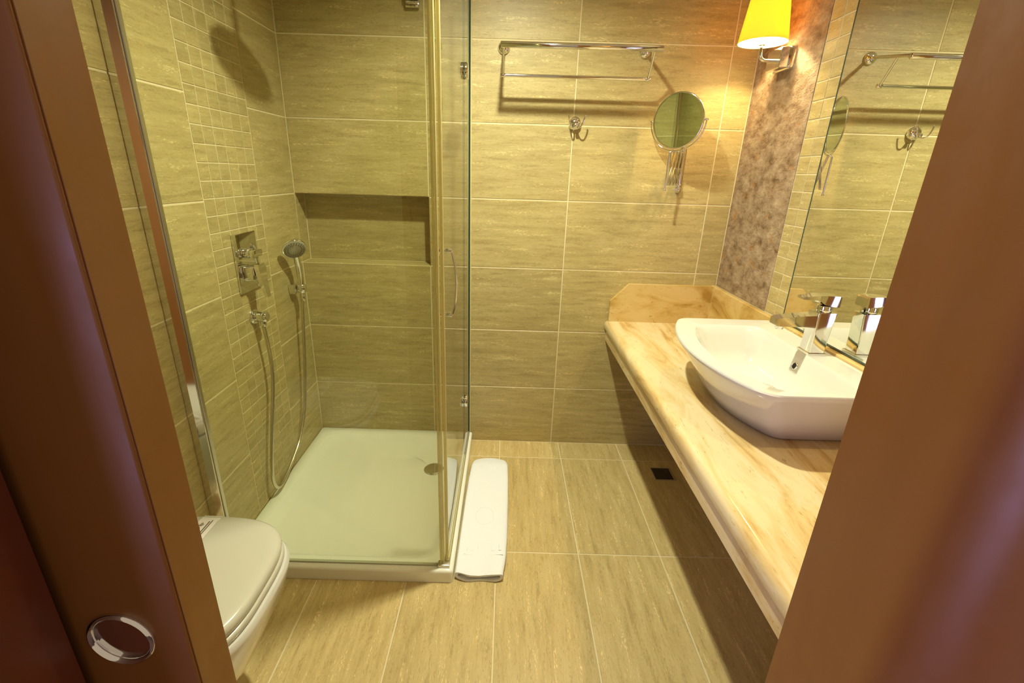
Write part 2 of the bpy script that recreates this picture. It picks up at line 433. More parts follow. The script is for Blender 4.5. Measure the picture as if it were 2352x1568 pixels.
# right jamb with a rounded outer edge
rr = .062; yR = -1.766
poly = [(XJR+.06, -1.6655), (XJR+.002, -1.6655), (XJR, -1.6675), (XJR, yR)]
poly += [(XJR+rr*(1-math.cos(a)), yR-rr*math.sin(a)) for a in [PI/2*k/24 for k in range(1, 25)]] + [(XJR+rr+.2, yR-rr), (XJR+rr+.2, -1.6655)]
struct('trim_2', vprism(poly), WOOD, 'dark brown rounded door jamb on the right', smooth=30)
struct('trim_4', MB().box(XJ-.03, XJR+.06, -1.9495, -1.6655, 2.0, 2.06, .003, 1), WOOD, 'wooden door head above the opening')
d1 = struct('door_1', MB().box(-.93, XD, YD0, YD1, .006, 1.995, .0022, 3), WOOD, 'dark brown sliding pocket door, partly open, with a round finger pull', smooth=30)
pc = Vector((-.3436, YD0, .909))
pull = MB()
prof = [(.0292, -.001), (.0296, .0012), (.0288, .0032), (.0268, .0042), (.0250, .0032), (.0238, .0004)]
for k in range(1, 9):
    a = PI/2*k/9; prof.append((.0238*math.cos(a)+.0006, -.0165*math.sin(a)))
pull.lathe(prof, pc, (0, -1, 0), 48)
hole = MB().cyl(pc+Vector((0, .022, 0)), pc-Vector((0, .01, 0)), .0265, n=48)
ho = obj('finger_pull', hole, DARK)
md = d1.modifiers.new('pocket', 'BOOLEAN'); md.object = ho; md.solver = 'EXACT'
dg = bpy.context.evaluated_depsgraph_get()
newme = bpy.data.meshes.new_from_object(d1.evaluated_get(dg))
d1.modifiers.clear(); d1.data = newme
bpy.data.objects.remove(ho)
for q in d1.data.polygons: q.use_smooth = True
d1.data.set_sharp_from_angle(angle=math.radians(30))
ed = obj('edge_lipping', MB().box(XD+.0002, XD+.0012, YD0+.003, YD1-.001, .006, 1.995), WOOD2, d1, smooth=0)
pl = obj('finger_pull', pull, CHROME, d1, smooth=50); pl['label'] = 'round chrome finger pull'

# ------------------------------------------------------------------ outline helper for rounded plans
def rounded(corners, rad, m=7):
    """closed polygon -> rounded polygon; rad per corner"""
    P = [Vector(q) for q in corners]; n = len(P); out = []
    for i in range(n):
        r = rad[i] if isinstance(rad, (list, tuple)) else rad
        if r == 0: out.append(P[i]); continue
        a = (P[i-1]-P[i]).normalized(); b = (P[(i+1) % n]-P[i]).normalized()
        for k in range(m+1):
            t = k/m; q0 = P[i]+a*r; q1 = P[i]+b*r
            out.append((1-t)**2*q0+2*t*(1-t)*P[i]+t*t*q1)
    return out

# ------------------------------------------------------------------ vanity worktop
CT = .67
vt = thing('vanity_worktop', 'long cream marble vanity worktop with rounded front edge fixed along the wall', 'worktop', (.7, YF/2, .57))
pf = [(XR-.001, CT), (.478, CT)]
pf += [(.478-.022*math.sin(a), CT-.022*(1-math.cos(a))) for a in [PI/2*k/8 for k in range(1, 9)]]
pf += [(.456, CT-.036), (.4575, CT-.040), (.462, CT-.044), (.466, CT-.046), (.466, .572), (.468, .570), (.492, .570), (.492, CT-.05), (XR-.001, CT-.05)]
obj('slab', MB().prism(pf, YF+.001, -.001, lambda u, v, d: (u, d, v)), MARBLE, vt, loc=(.7, YF/2, CT))
sp = [(.4685, CT), (.4685, .765), (.5455, .848), (.925, .848), (.925, CT)]
def chamf(poly, a, b, fn): return MB().prism(poly, a, b, fn)
s1 = obj('splashback', MB().prism(sp, -.0215, -.001, lambda u, v, d: (u, d, v)), MARBLE2, vt, loc=(.7, -.01, .76), smooth=0)
obj('splashback', MB().box(.925, XR-.001, YF+.001, -.001, CT, .850, .0025, 2), MARBLE2, vt, loc=(.935, -.8, .76), smooth=0)

# ------------------------------------------------------------------ wall mirror
mr_ = thing('wall_mirror', 'large frameless mirror on the wall above the washbasin', 'mirror', (XR-.006, (MOS+M2A)/2, .853))
obj('pane', MB().box(XR-.0052, XR-.0002, M2A, MOS, .8525, 2.1), EDGE, mr_, smooth=0)
obj('silvering', MB().box(XR-.0056, XR-.0052, M2A+.007, MOS-.007, .8585, 2.093), MIRROR, mr_, smooth=0)
obj('clip', MB().box(XR-.0095, XR-.0056, -.93, -.895, .851, .866, .001, 1), GLASS, mr_, smooth=0)
obj('clip', MB().box(XR-.0095, XR-.0056, -.70, -.665, .851, .866, .001, 1), GLASS, mr_, smooth=0)

# ------------------------------------------------------------------ washbasin
BC = BASIN_Y = -.812
ws = thing('washbasin', 'white ceramic bow-fronted washbasin standing on the marble worktop', 'washbasin', (.75, BC, CT))
RZ = .842
def plan(xb_, xc, xe, hl, z, rad, rb=.012, bow=22, dy=0.):
    """back x, front x at the middle, front x at the ends, half length, height"""
    BC = BASIN_Y+dy
    pts = [(xb_, BC-hl), (xe, BC-hl)]
    fr = []
    for k in range(1, bow):
        t = -1+2*k/bow; fr.append((xe-(xe-xc)*(1-abs(t)**2.0), BC+hl*t))
    cs = [(xb_, BC-hl), (xe, BC-hl)] + fr + [(xe, BC+hl), (xb_, BC+hl)]
    rd = [rb, rad] + [0]*len(fr) + [rad, rb]
    # drop bow points that fall inside the corner rounding
    out = rounded([(x, y) for x, y in cs], 0)
    P = [Vector((x, y)) for x, y in cs]
    # resample with corner rounding by blending near the two front corners
    res = []
    n = len(P)
    for i, q in enumerate(P):
        if rd[i] == 0: res.append(q); continue
        a = (P[i-1]-q).normalized(); b = (P[(i+1) % n]-q).normalized(); r = rd[i]
        if i == 1: b = (P[i+3]-q).normalized()
        if i == n-2: a = (P[i-3]-q).normalized()
        for k in range(9):
            t = k/8; res.append((1-t)**2*(q+a*r)+2*t*(1-t)*q+t*t*(q+b*r))
    # remove bow points hidden by the rounding
    keep = []
    for q in res: keep.append(q)
    lo, hi = BC-hl+rad*1.05, BC+hl-rad*1.05
    fin = []
    fi = 0
    for q in keep: fin.append(q)
    # clamp bow points to the un-rounded span so the ring keeps its count
    base = 18
    for k in range(len(fr)):
        t = (k+1)/(len(fr)+1); y = lo+(hi-lo)*t; s = (y-BC)/hl
        fin[base+k] = Vector((xe-(xe-xc)*(1-abs(s)**2.0), y))
    return [(q.x, q.y, z) for q in fin]
BK = .9245
rings = [plan(BK, .636, .700, .205, CT+.0005, .03),
         plan(BK, .628, .694, .214, CT+.006, .03),
         plan(BK, .596, .665, .240, CT+.05, .035),
         plan(BK, .560, .632, .272, CT+.105, .04),
         plan(BK, .528, .604, .297, CT+.150, .045),
         plan(BK, .519, .596, .3045, RZ-.008, .045),
         plan(BK, .519, .596, .3050, RZ-.004, .045),
         plan(BK-.001, .5215, .5985, .3025, RZ, .043),
         plan(.846, .568, .636, .258, RZ+.0005, .05, .05, dy=-.026),
         plan(.843, .572, .640, .254, RZ-.004, .05, .05, dy=-.026),
         plan(.838, .586, .652, .240, RZ-.03, .06, .05, dy=-.024),
         plan(.828, .612, .674, .214, RZ-.075, .055, .045, dy=-.018),
         plan(.816, .638, .692, .186, RZ-.105, .045, .04, dy=-.010),
         plan(.806, .672, .715, .152, RZ-.118, .035, .03),
         plan(.792, .735, .752, .030, RZ-.1215, .008, .008)]
obj('bowl', MB().loft(rings), PORC, ws, smooth=40)
dc = Vector((.768, BC, RZ-.1212))
obj('drain_plug', MB().lathe([(.034, -.004), (.034, .0015), (.031, .003), (.029, .0024), (.027, .004), (.022, .0062), (.010, .0075), (.001, .0078)], dc, (0, 0, 1), 40), CHROME, ws, smooth=60)
ov = Vector((.8345, -.826, .800))
oh = obj('overflow_hole', MB().lathe([(.011, -.002), (.011, .0022), (.0095, .0032), (.0085, .002)], ov, (-1, 0, .25), 28, True, False), CHROME, ws, smooth=60)
obj('opening', MB().lathe([(.0086, 0), (.0086, .0016)], ov, (-1, 0, .25), 28), DARK, oh)  # solid black disc, painted shade for the inside of the hole

# ------------------------------------------------------------------ basin tap
fx, fy = .874, BC-.010
fa = thing('mixer_tap', 'square chrome single-lever mixer tap on the washbasin', 'tap', (fx, fy, RZ))
obj('base_plate', MB().box(fx-.027, fx+.025, fy-.028, fy+.028, RZ, RZ+0.0067, .001, 1), CHROME, fa)
def sect(x0, x1, hw, z): return [(x0, fy-hw, z), (x1, fy-hw, z), (x1, fy+hw, z), (x0, fy+hw, z)]
obj('body', MB().loft([[(x, y, z) for x, y in [(v.x, v.y) for v in rounded([(a, fy-h), (b, fy-h), (b, fy+h), (a, fy+h)], .004, 4)]] for a, b, h, z in
     ((fx-.023, fx+.021, .024, RZ+0.0067), (fx-.022, fx+.022, .0235, RZ+0.0448), (fx-.022, fx+.025, .023, RZ+0.0840), (fx-.024, fx+.028, .023, RZ+0.1098), (fx-.024, fx+.0285, .023, RZ+0.1232))]), CHROME, fa)
obj('cartridge', MB().lathe([(.0195, 0), (.0205, .003), (.0205, .016), (.0195, .019)], (fx+.002, fy, RZ+0.1232), (0, 0, 1), 28), CHROME, fa)
SPX = fx-.022
obj('spout', MB().loft([[(x, fy+sy*w, z0 if sz < 0 else z1) for sy, sz in ((-1, -1), (1, -1), (1, 1), (-1, 1))] for x, w, z0, z1 in
     ((SPX+.01, .022, RZ+0.0784, RZ+0.1165), (SPX-.03, .0205, RZ+0.0818, RZ+0.1131), (SPX-.095, .0185, RZ+0.0806, RZ+0.1053), (SPX-.108, .017, RZ+0.0829, RZ+0.1008))]), CHROME, fa, smooth=25)
obj('aerator', MB().lathe([(.0115, 0), (.0115, .008), (.0125, .012)], (SPX-.088, fy, RZ+0.0706), (0, 0, 1), 24), CHROME, fa)
lv = MB().loft([[(x, fy+sy*w, z0 if sz < 0 else z1) for sy, sz in ((-1, -1), (1, -1), (1, 1), (-1, 1))] for x, w, z0, z1 in
     ((fx+.031, .021, RZ+0.1422, RZ+0.1669), (fx+.024, .023, RZ+0.1411, RZ+0.1714), (fx-.012, .0225, RZ+0.1467, RZ+0.1725), (fx-.028, .020, RZ+0.1579, RZ+0.1714), (fx-.070, .014, RZ+0.1590, RZ+0.1652))])
obj('lever', lv, CHROME, fa, smooth=25)

# ------------------------------------------------------------------ wall sconces
def sconce(y, label):
    t = thing('wall_sconce', label, 'wall lamp', (XR, y, 1.70), 'sconces either side of the mirror')
    px = XR-.0012
    def pnt(u, v, d): return (px-d, y+u, 1.703+v)
    pp = [(q.x, q.y) for q in rounded([(-.052, -.036), (.052, -.036), (.052, .036), (-.052, .036)], .010, 5)]
    p2 = [(a*.97, b*.96) for a, b in pp]
    obj('back_plate', MB().loft([[pnt(a, b, 0) for a, b in pp], [pnt(a, b, .015) for a, b in pp], [pnt(a, b, .018) for a, b in p2]]), CHROME, t, smooth=30)
    pb = [(q.x, q.y) for q in rounded([(-.045, -.032), (.045, -.032), (.045, .032), (-.045, .032)], .006, 4)]
    obj('cover', MB().loft([[pnt(a, b, .018) for a, b in pb], [pnt(a, b, .046) for a, b in pb], [pnt(a*.96, b*.95, .048) for a, b in pb]]), CHROME, t, smooth=30)
    ax = XR-.098
    arm = [(XR-.046, y, 1.700), (XR-.075, y, 1.700)] + [(ax+.02*(1-math.sin(a)), y, 1.700+.02*(1-math.cos(a))) for a in [PI/2*k/8 for k in range(0, 9)]] + [(ax, y, 1.750)]
    obj('arm', MB().tube(arm, .0055, 14), CHROME, t, smooth=60)
    cup = obj('lamp_holder', MB().lathe([(.0085, 0), (.0100, .002), (.0100, .020), (.0085, .022)], (ax, y, 1.744), (0, 0, 1), 24), CHROME, t)
    b0 = Vector((ax, y, 1.767))
    obj('bulb', MB().lathe([(.010, -.002), (.012, .012), (.019, .026), (.023, .045), (.020, .062), (.010, .074), (.001, .077)], b0, (0, 0, 1), 24), CLEAR, t, smooth=60)
    r0, r1, z0, z1 = .0790, .047, 1.752, 1.985
    n = 56
    ring = lambda r, z: [(ax+r*math.cos(2*PI*k/n), y+r*math.sin(2*PI*k/n), z) for k in range(n)]
    sh = obj('lamp_shade', MB().loft([ring(r0, z0), ring(r1, z1)], False, False), SHADE, t, smooth=60)
    obj('lining', MB().loft([ring(r0-.0012, z0+.0005), ring(r1-.0012, z1-.0005)], False, False), LINING, sh, smooth=60)
    obj('shade_ring', MB().tube([(ax+r1*.98*math.cos(2*PI*k/24), y+r1*.98*math.sin(2*PI*k/24), z1-.012) for k in range(24)], .0014, 6, closed=True), CHROME, t)
    point_light('sconce_bulb_light', (ax, y, 1.815), SCONCE_W, SCONCE_COL, .018)
    return t
sconce(-.222, 'lit yellow cone-shaded wall lamp on a chrome bracket beside the far corner')
s2 = sconce(-1.455, 'matching yellow-shaded wall lamp at the near side of the mirror, behind the door jamb')

# ------------------------------------------------------------------ towel rack
tr_ = thing('towel_rack', 'chrome towel rack with two bars on the far wall', 'towel rack', (.225, 0, 1.70))
for x in (-.048, .501):
    f = obj('wall_flange', MB().lathe([(.0235, 0), (.0235, .004), (.021, .010), (.014, .015), (.010, .017)], (x, -.0005, 1.765), (0, -1, 0), 32), CHROME, tr_, smooth=60)
    obj('arm', MB().cyl((x, -.014, 1.765), (x, -.219, 1.730), .0065, n=16), CHROME, tr_, smooth=60)
    obj('hanger_rod', MB().cyl((x, -.150, 1.742), (x, -.093, 1.655), .0042, n=12), CHROME, tr_, smooth=60)
    obj('end_cap', MB().lathe([(.006, -.010), (.0075, -.009), (.0075, .009), (.006, .010)], (x, -.092, 1.655), (1, 0, 0), 16), CHROME, tr_, smooth=60)
obj('top_bar', MB().cyl((-.056, -.220, 1.727), (.510, -.220, 1.727), .0100, n=24, bev=.0015), CHROME, tr_, smooth=50)
obj('lower_bar', MB().cyl((-.048, -.092, 1.655), (.501, -.092, 1.655), .0062, n=20), CHROME, tr_, smooth=50)

# ------------------------------------------------------------------ robe hook
hk = thing('robe_hook', 'chrome double robe hook below the towel rack', 'hook', (.2485, 0, 1.50))
obj('dome', MB().lathe([(.027, 0), (.027, .004), (.025, .010), (.0215, .0175), (.0155, .0235), (.008, .027), (.001, .028)], (.2485, -.0005, 1.503), (0, -1, 0), 32), CHROME, hk, smooth=60)
for s in (-1, 1):
    pts = spline([(.2485+s*.006, -.022, 1.490), (.2485+s*.012, -.040, 1.484), (.2485+s*.021, -.052, 1.492), (.2485+s*.029, -.055, 1.512), (.2485+s*.033, -.053, 1.528)], 6)
    h = obj('prong', MB().tube(pts, .0028, 10), CHROME, hk, smooth=60)
    obj('tip', MB().sphere(pts[-1], .0036, 12), CHROME, h, smooth=60)
obj('knob', MB().lathe([(.004, 0), (.004, .010), (.0075, .013), (.0075, .018), (.004, .021)], (.2485, -.026, 1.494), (0, -1, 0), 20), CHROME, hk, smooth=50)

# ------------------------------------------------------------------ magnifying mirror on scissor arm
mm = thing('shaving_mirror', 'round chrome magnifying mirror on a folded scissor arm, on the far wall', 'shaving mirror', (.70, 0, 1.26))
mc = Vector((.6325, -.105, 1.515)); mn = Vector((-.656, -.755, -.03)).normalized()
mu = Vector((0, 0, 1)).cross(mn).normalized(); mv = mn.cross(mu)
RM = .1000
g = obj('mirror_glass', MB().lathe([(RM-.004, -.001), (RM-.004, .0005)], mc, mn, 64), MIRRORG, mm, smooth=30)
obj('rim', MB().lathe([(RM-.005, -.008), (RM-.001, -.007), (RM+.0012, -.003), (RM+.0012, .001), (RM-.001, .0035), (RM-.0042, .003), (RM-.0045, .0004)], mc, mn, 64, True, False), CHROME, mm, smooth=60)
yk = [mc+mu*((RM+.009)*math.cos(a))+mv*((RM+.009)*math.sin(a))-mn*.003 for a in [PI+PI*k/40 for k in range(41)]]
obj('yoke', MB().tube(yk, .0028, 10), CHROME, mm, smooth=60)
for s in (-1, 1):
    obj('pivot_knob', MB().cyl(mc+mu*s*(RM-.002)-mn*.003, mc+mu*s*(RM+.015)-mn*.003, .0042, n=14, bev=.001), CHROME, mm, smooth=50)
yb0 = mc-mv*(RM+.009)-mn*.003
A0 = Vector((.7045, -.020, 0))
rodx, rody = .6185, -.102
obj('rod', MB().tube([yb0+Vector((-.004, -.002, .003)), (rodx, rody, 1.400), (rodx, rody, 1.262)], .0036, 12), CHROME, mm, smooth=60)
obj('rod_tip', MB().sphere((rodx, rody, 1.258), .0058, 14), CHROME, mm, smooth=60)
A1 = Vector((rodx, rody, 0))+(A0-Vector((rodx, rody, 0)))*.12
NX = 5
def onarm(t, z): q = A0+(A1-A0)*t; return Vector((q.x, q.y, z))
side = Vector((-(A1-A0).y, (A1-A0).x, 0)).normalized()
zt, zb_ = 1.405, 1.280
for i in range(NX-1):
    t0, t1_ = i/(NX-1), (i+1)/(NX-1)
    for (za, zb2, off) in ((zt, zb_, .0022), (zb_, zt, -.0022)):
        a, b = onarm(t0, za)+side*off, onarm(t1_, zb2)+side*off
        d = (b-a); L = d.length; d.normalize(); n_ = side; w_ = d.cross(n_)
        obj('scissor_bar', MB().obox((a+b)/2, w_, n_, d, .0085, .0030, L+.008, .0008, 1), CHROME, mm, smooth=30)
    q = onarm((t0+t1_)/2, (zt+zb_)/2); obj('rivet', MB().cyl(q-side*.006, q+side*.006, .0035, n=12, bev=.001), CHROME, mm, smooth=50)
for i in range(NX):
    for z in (zt, zb_):
        q = onarm(i/(NX-1), z); obj('rivet', MB().cyl(q-side*.006, q+side*.006, .0038, n=12, bev=.001), CHROME, mm, smooth=50)
obj('wall_plate', MB().prism([(q.x, q.y) for q in rounded([(-.0125, -.092), (.0125, -.092), (.0125, .092), (-.0125, .092)], .0122, 6)], -.0005, -.010, lambda u, v, d: (.7065+u, d, 1.338+v)), CHROME, mm, smooth=40)
obj('support_rod', MB().cyl((.7045, -.019, 1.258), (.7045, -.019, 1.425), .0042, n=14), CHROME, mm, smooth=50)
for z in (1.262, 1.418):
    obj('bracket', MB().box(.698, .712, -.026, -.006, z-.008, z+.008, .003, 2), CHROME, mm, smooth=40)
obj('finial', MB().sphere((.7045, -.019, 1.432), .008, 14), CHROME, mm, smooth=60)

# ------------------------------------------------------------------ shower tray
TX1, TY = -.163, -.888; TZ = .050
st = thing('shower_tray', 'white square shower tray in the corner', 'shower tray', ((XL+TX1)/2, TY/2, 0))
def rect(x0, x1, y0, y1, z, r, m=6): return [(q.x, q.y, z) for q in rounded([(x0, y0), (x1, y0), (x1, y1), (x0, y1)], r, m)]
a0, a1, b0, b1 = XL+.001, TX1, TY, -.001
rg = [rect(a0, a1, b0, b1, .0005, .012), rect(a0, a1, b0, b1, TZ-.010, .012), rect(a0+.001, a1-.001, b0+.001, b1-.001, TZ-.004, .012), rect(a0+.005, a1-.005, b0+.005, b1-.005, TZ, .012),
      rect(a0+.046, a1-.052, b0+.050, b1-.052, TZ, .07), rect(a0+.051, a1-.057, b0+.055, b1-.057, TZ-.003, .08), rect(a0+.068, a1-.072, b0+.072, b1-.074, TZ-.020, .10), rect(a0+.09, a1-.09, b0+.09, b1-.095, TZ-.028, .12),
      rect(a0+.20, a1-.19, b0+.2, b1-.2, TZ-.031, .1), rect(-.40, -.25, -.37, -.21, TZ-.033, .05)]
obj('basin', MB().loft(rg), ACRYL, st, smooth=50)
obj('drain_cover', MB().lathe([(.046, -.003), (.046, .003), (.043, .006), (.034, .0075), (.001, .008)], (-.318, -.288, TZ-.0325), (0, 0, 1), 40), CHROME, st, smooth=50)

# ------------------------------------------------------------------ shower screen and door
GY, GX, GT = -.862, -.185, 1.97
ss = thing('shower_screen', 'fixed clear glass shower screen panels on the white tray', 'shower screen', ((XL+GX)/2, GY, TZ))
PXR = XL+.0395
fp = obj('front_panel', MB().box(PXR-.006, GX-.010, GY-.004, GY+.004, TZ+.004, GT), GLASS, ss, smooth=0)
obj('side_panel', MB().box(GX-.004, GX+.004, -.222, -.012, TZ+.004, GT), GLASS, ss, smooth=0)
obj('panel_edge', MB().box(GX-.004, GX+.004, -.0119, -.004, TZ+.004, GT), EDGE, ss, smooth=0)
obj('edge_seal', MB().box(GX+.0042, GX+.0072, -.014, -.0006, TZ+.004, GT, .0005, 1), EDGE, ss, smooth=0)
obj('edge_seal', MB().box(GX+.0076, GX+.0125, -.010, -.0006, TZ+.004, GT, .001, 1), SEAL, ss, smooth=0)
# chrome wall profile with rounded nose
wp = rounded([(XL+.0005, GY-.024), (XL+.0195, GY-.024), (XL+.0355, GY-.01277), (XL+.0355, GY+.010), (XL+.0005, GY+.010)], 0)
obj('wall_profile', vprism([(q.x, q.y) for q in wp], TZ+.001, GT), CHROME, ss, smooth=0)
obj('glazing_gasket', MB().box(XL+.0357, XL+.0387, GY-.0065, GY+.0065, TZ+.002, GT, .001, 1), STEEL, ss, smooth=0)
obj('glazing_gasket', MB().box(PXR-.0005, GX-.012, GY-.006, GY+.006, TZ+.0002, TZ+.0045, .001, 1), simple('grey_green_silicone', (.40, .41, .30), .5), ss, smooth=0)
for dx in (0, .0085):
    obj('magnetic_seal', MB().box(GX-.0225+dx, GX-.0165+dx, GY-.007, GY+.008, TZ+.002, GT, .0015, 1), SEAL, ss, smooth=0)
obj('foot_bracket', MB().box(GX-.030, GX+.010, GY-.013, GY+.011, TZ, TZ+.012, .003, 2), STEEL, ss, smooth=40)
obj('sill_profile', MB().box(GX-.011, GX+.009, GY+.012, -.006, TZ, TZ+.006, .002, 1), simple('worn_grey_aluminium', (.42, .40, .31), .35, .4), ss, smooth=40)
sd = thing('shower_door', 'hinged clear glass shower door with bow handle on the open side', 'shower door', (GX, -.54, TZ+.01))
obj('door_glass', MB().box(GX-.004, GX+.004, GY+.020, -.2265, TZ+.014, GT), GLASS, sd, smooth=0)
obj('door_seal', MB().box(GX-.006, GX+.004, GY+.009, GY+.0195, TZ+.008, GT, .002, 1), SEAL, sd, smooth=0)
obj('drip_seal', MB().box(GX-.005, GX+.006, GY+.020, -.2265, TZ+.0065, TZ+.0138, .001, 1), SEAL, sd, smooth=0)
for y in (-.2255,):
    obj('hinge_edge', MB().box(GX-.004, GX+.004, y-.0008, y+.0008, TZ+.014, GT), EDGE, sd, smooth=0)
for z in (1.640, .345):
    h = obj('hinge', MB().lathe([(.026, 0), (.027, .002), (.027, .010), (.024, .013), (.001, .014)], (GX+.0042, -.232, z), (1, 0, 0), 32), CHROME, sd, smooth=50)
    obj('hinge_backplate', MB().lathe([(.026, 0), (.027, .002), (.027, .010), (.024, .013), (.001, .014)], (GX-.0042, -.232, z), (-1, 0, 0), 32), CHROME, h, smooth=50)
    obj('hinge_arm', MB().box(GX-.012, GX+.016, -.222, -.192, z-.022, z+.006, .004, 2), CHROME, h, smooth=40)
# handle
hd = -.785
for s in (1, -1):
    pts = spline([(GX+s*.0150, hd, 1.098), (GX+s*.0195, hd, 1.090), (GX+s*.0265, hd, 1.055), (GX+s*.0300, hd, 1.004), (GX+s*.0265, hd, .952), (GX+s*.0195, hd, .920), (GX+s*.0150, hd, .912)], 8)
    hb = obj('handle', MB().tube(pts, .0034, 10), CHROME, sd, smooth=60)
    for z in (1.098, .912):
        obj('standoff', MB().lathe([(.0055, 0), (.0060, .001), (.0060, .0055), (.0050, .006), (.0050, .007), (.0060, .0075), (.0060, .013), (.004, .0145)], (GX+s*.0042, hd, z), (s, 0, 0), 18), CHROME, hb, smooth=50)

# ------------------------------------------------------------------ shower fittings
mx = thing('shower_mixer', 'square chrome concealed shower mixer on the mosaic column', 'shower mixer', (XL, -.452, .98))
obj('cover_plate', MB().box(XL+.0004, XL+.009, -.5235, -.3805, .882, 1.086, .003, 2), CHROME, mx, smooth=40)
kn = obj('diverter_knob', MB().cyl((XL+.009, -.478, 1.020), (XL+.045, -.478, 1.020), .0165, n=28, bev=.002), CHROME, mx, smooth=50)
obj('diverter_lever', MB().box(XL+.047, XL+.060, -.510, -.446, 1.008, 1.032, .003, 2), CHROME, kn, smooth=40)
lb = obj('lever_body', MB().box(XL+.009, XL+.048, -.500, -.445, .925, .975, .006, 3), CHROME, mx, smooth=40)
lvr = MB().loft([[(XL+x+sx*t, y0 if sy < 0 else y1, z) for sx, sy in ((-1, -1), (1, -1), (1, 1), (-1, 1))] for x, t, y0, y1, z in
      ((.056, .007, -.494, -.452, .983), (.058, .008, -.499, -.447, .970), (.062, .007, -.494, -.455, .925), (.072, .005, -.484, -.463, .865))])
obj('lever', lvr, CHROME, lb, smooth=30)
ol = thing('hose_outlet', 'round chrome wall outlet feeding the shower hose', 'hose outlet', (XL, -.462, .785))
obj('rosette', MB().lathe([(.028, 0), (.028, .005), (.026, .008)], (XL+.0006, -.462, .785), (1, 0, 0), 32), CHROME, ol, smooth=50)
obj('spigot', MB().cyl((XL+.008, -.462, .785), (XL+.052, -.462, .785), .019, n=28, bev=.003), CHROME, ol, smooth=50)
obj('nipple', MB().lathe([(.0105, 0), (.0105, .016), (.0085, .020)], (XL+.036, -.466, .770), (0, -.12, -1), 20), CHROME, ol, smooth=50)
hs = thing('hand_shower', 'chrome hand shower with long flexible hose beside the niche', 'hand shower', (-.89, -.14, .80))
hx, hy, hz = XL+.050, -.150, .825
hc = Vector((-.868, -.216, .995)); hn = Vector((.50, -.62, -.52)).normalized()
hdl = spline([(hx, hy, hz-.032), (hx+.001, hy-.003, hz+.03), (hx+.005, hy-.018, hz+.09), (hx+.010, hy-.040, hz+.140), hc-hn*.010], 6)
nn = len(hdl)
obj('handle', MB().tube(hdl, .011, 16, rs=[.0095+.0035*math.sin(PI*i/(nn-1)) for i in range(nn)]), CHROME, hs, smooth=60)
hh = obj('spray_head', MB().lathe([(.012, -.030), (.030, -.022), (.044, -.010), (.0480, 0), (.0470, .004), (.044, .005)], hc, hn, 40), CHROME, hs, smooth=60)
obj('spray_face', MB().lathe([(.0435, .0045), (.041, .0075), (.001, .0080)], hc, hn, 40), simple('grey_spray_face', (.34, .32, .25), .35, .3), hh, smooth=50)
hu = hn.cross(Vector((0, 0, 1))).normalized(); hv = hn.cross(hu)
nz = MB()
for k in range(22):
    a = 2*PI*k/22
    for r in (.036, .027): 
        q = hc+hn*.0076+(hu*math.cos(a)+hv*math.sin(a))*r; nz.cyl(q, q+hn*.0022, .0016, .0012, 6)
no = obj('nozzle_ring', nz, DARK, hh, kind='stuff', smooth=0)
hose = spline([(XL+.036, -.4685, .750), (-.899, -.463, .690), (-.899, -.458, .610), (-.899, -.466, .53), (-.9, -.497, .425), (-.901, -.530, .320), (-.902, -.558, .215), (-.903, -.565, .140), (-.903, -.535, .090),
               (-.903, -.470, .097), (-.903, -.385, .132), (-.902, -.310, .182), (-.900, -.240, .290), (-.897, -.200, .435), (-.893, -.178, .590), (-.889, -.160, .74), (hx, hy, hz-.034)], 9)
obj('hose', MB().tube(hose, .0068, 12), simple('ribbed_steel_hose', (.66, .62, .50), .25, 1), hs, smooth=60)
obj('hose_nut', MB().lathe([(.0085, 0), (.0110, .006), (.0110, .026), (.0095, .03)], (hx, hy, hz-.062), (0, 0, 1), 18), CHROME, hs, smooth=50)
hl_ = thing('shower_holder', 'small chrome wall holder carrying the hand shower', 'shower holder', (XL, hy, hz))
obj('wall_block', MB().box(XL+.0005, XL+.030, hy-.022, hy+.022, hz-.030, hz+.012, .005, 2), CHROME, hl_, smooth=40)
obj('cradle', MB().lathe([(.0150, -.026), (.0175, -.024), (.0185, .006), (.0165, .009)], (hx, hy, hz), (0, 0, 1), 24), CHROME, hl_, smooth=50)
# ceiling shower head (above the frame; its shadow falls on the side wall)
rh = thing('rain_shower_head', 'round chrome rain shower head hanging over the tray, above the niche', 'shower head', (-.6, -.47, ZC))
obj('drop_pipe', MB().cyl((-.6, -.47, 1.85), (-.6, -.47, ZC-.001), .0095, n=16), CHROME, rh, smooth=50)
obj('ceiling_rosette', MB().lathe([(.028, 0), (.028, .004), (.014, .010)], (-.6, -.47, ZC-.0005), (0, 0, -1), 28), CHROME, rh, smooth=50)
obj('spray_disc', MB().lathe([(.012, .022), (.030, .016), (.088, .008), (.098, .003), (.098, -.003), (.094, -.006), (.001, -.0062)], (-.6, -.47, 1.838), (0, 0, 1), 48), CHROME, rh, smooth=50)
# small bracket high on the shower wall
wbk = thing('wall_bracket', 'small dark chrome bracket high on the far shower wall', 'bracket', (-.398, 0, 1.90))
obj('mount', MB().box(-.4245, -.3720, -.022, -.0006, 1.884, 1.906, .004, 2), CHROME, wbk, smooth=40)
obj('clamp', MB().box(-.4215, -.3715, -.040, -.008, 1.9065, 1.945, .005, 2), CHROME, wbk, smooth=40)
obj('set_screw', MB().cyl((-.3805, -.040, 1.914), (-.3805, -.045, 1.914), .005, n=16, bev=.001), CHROME, wbk, smooth=50)

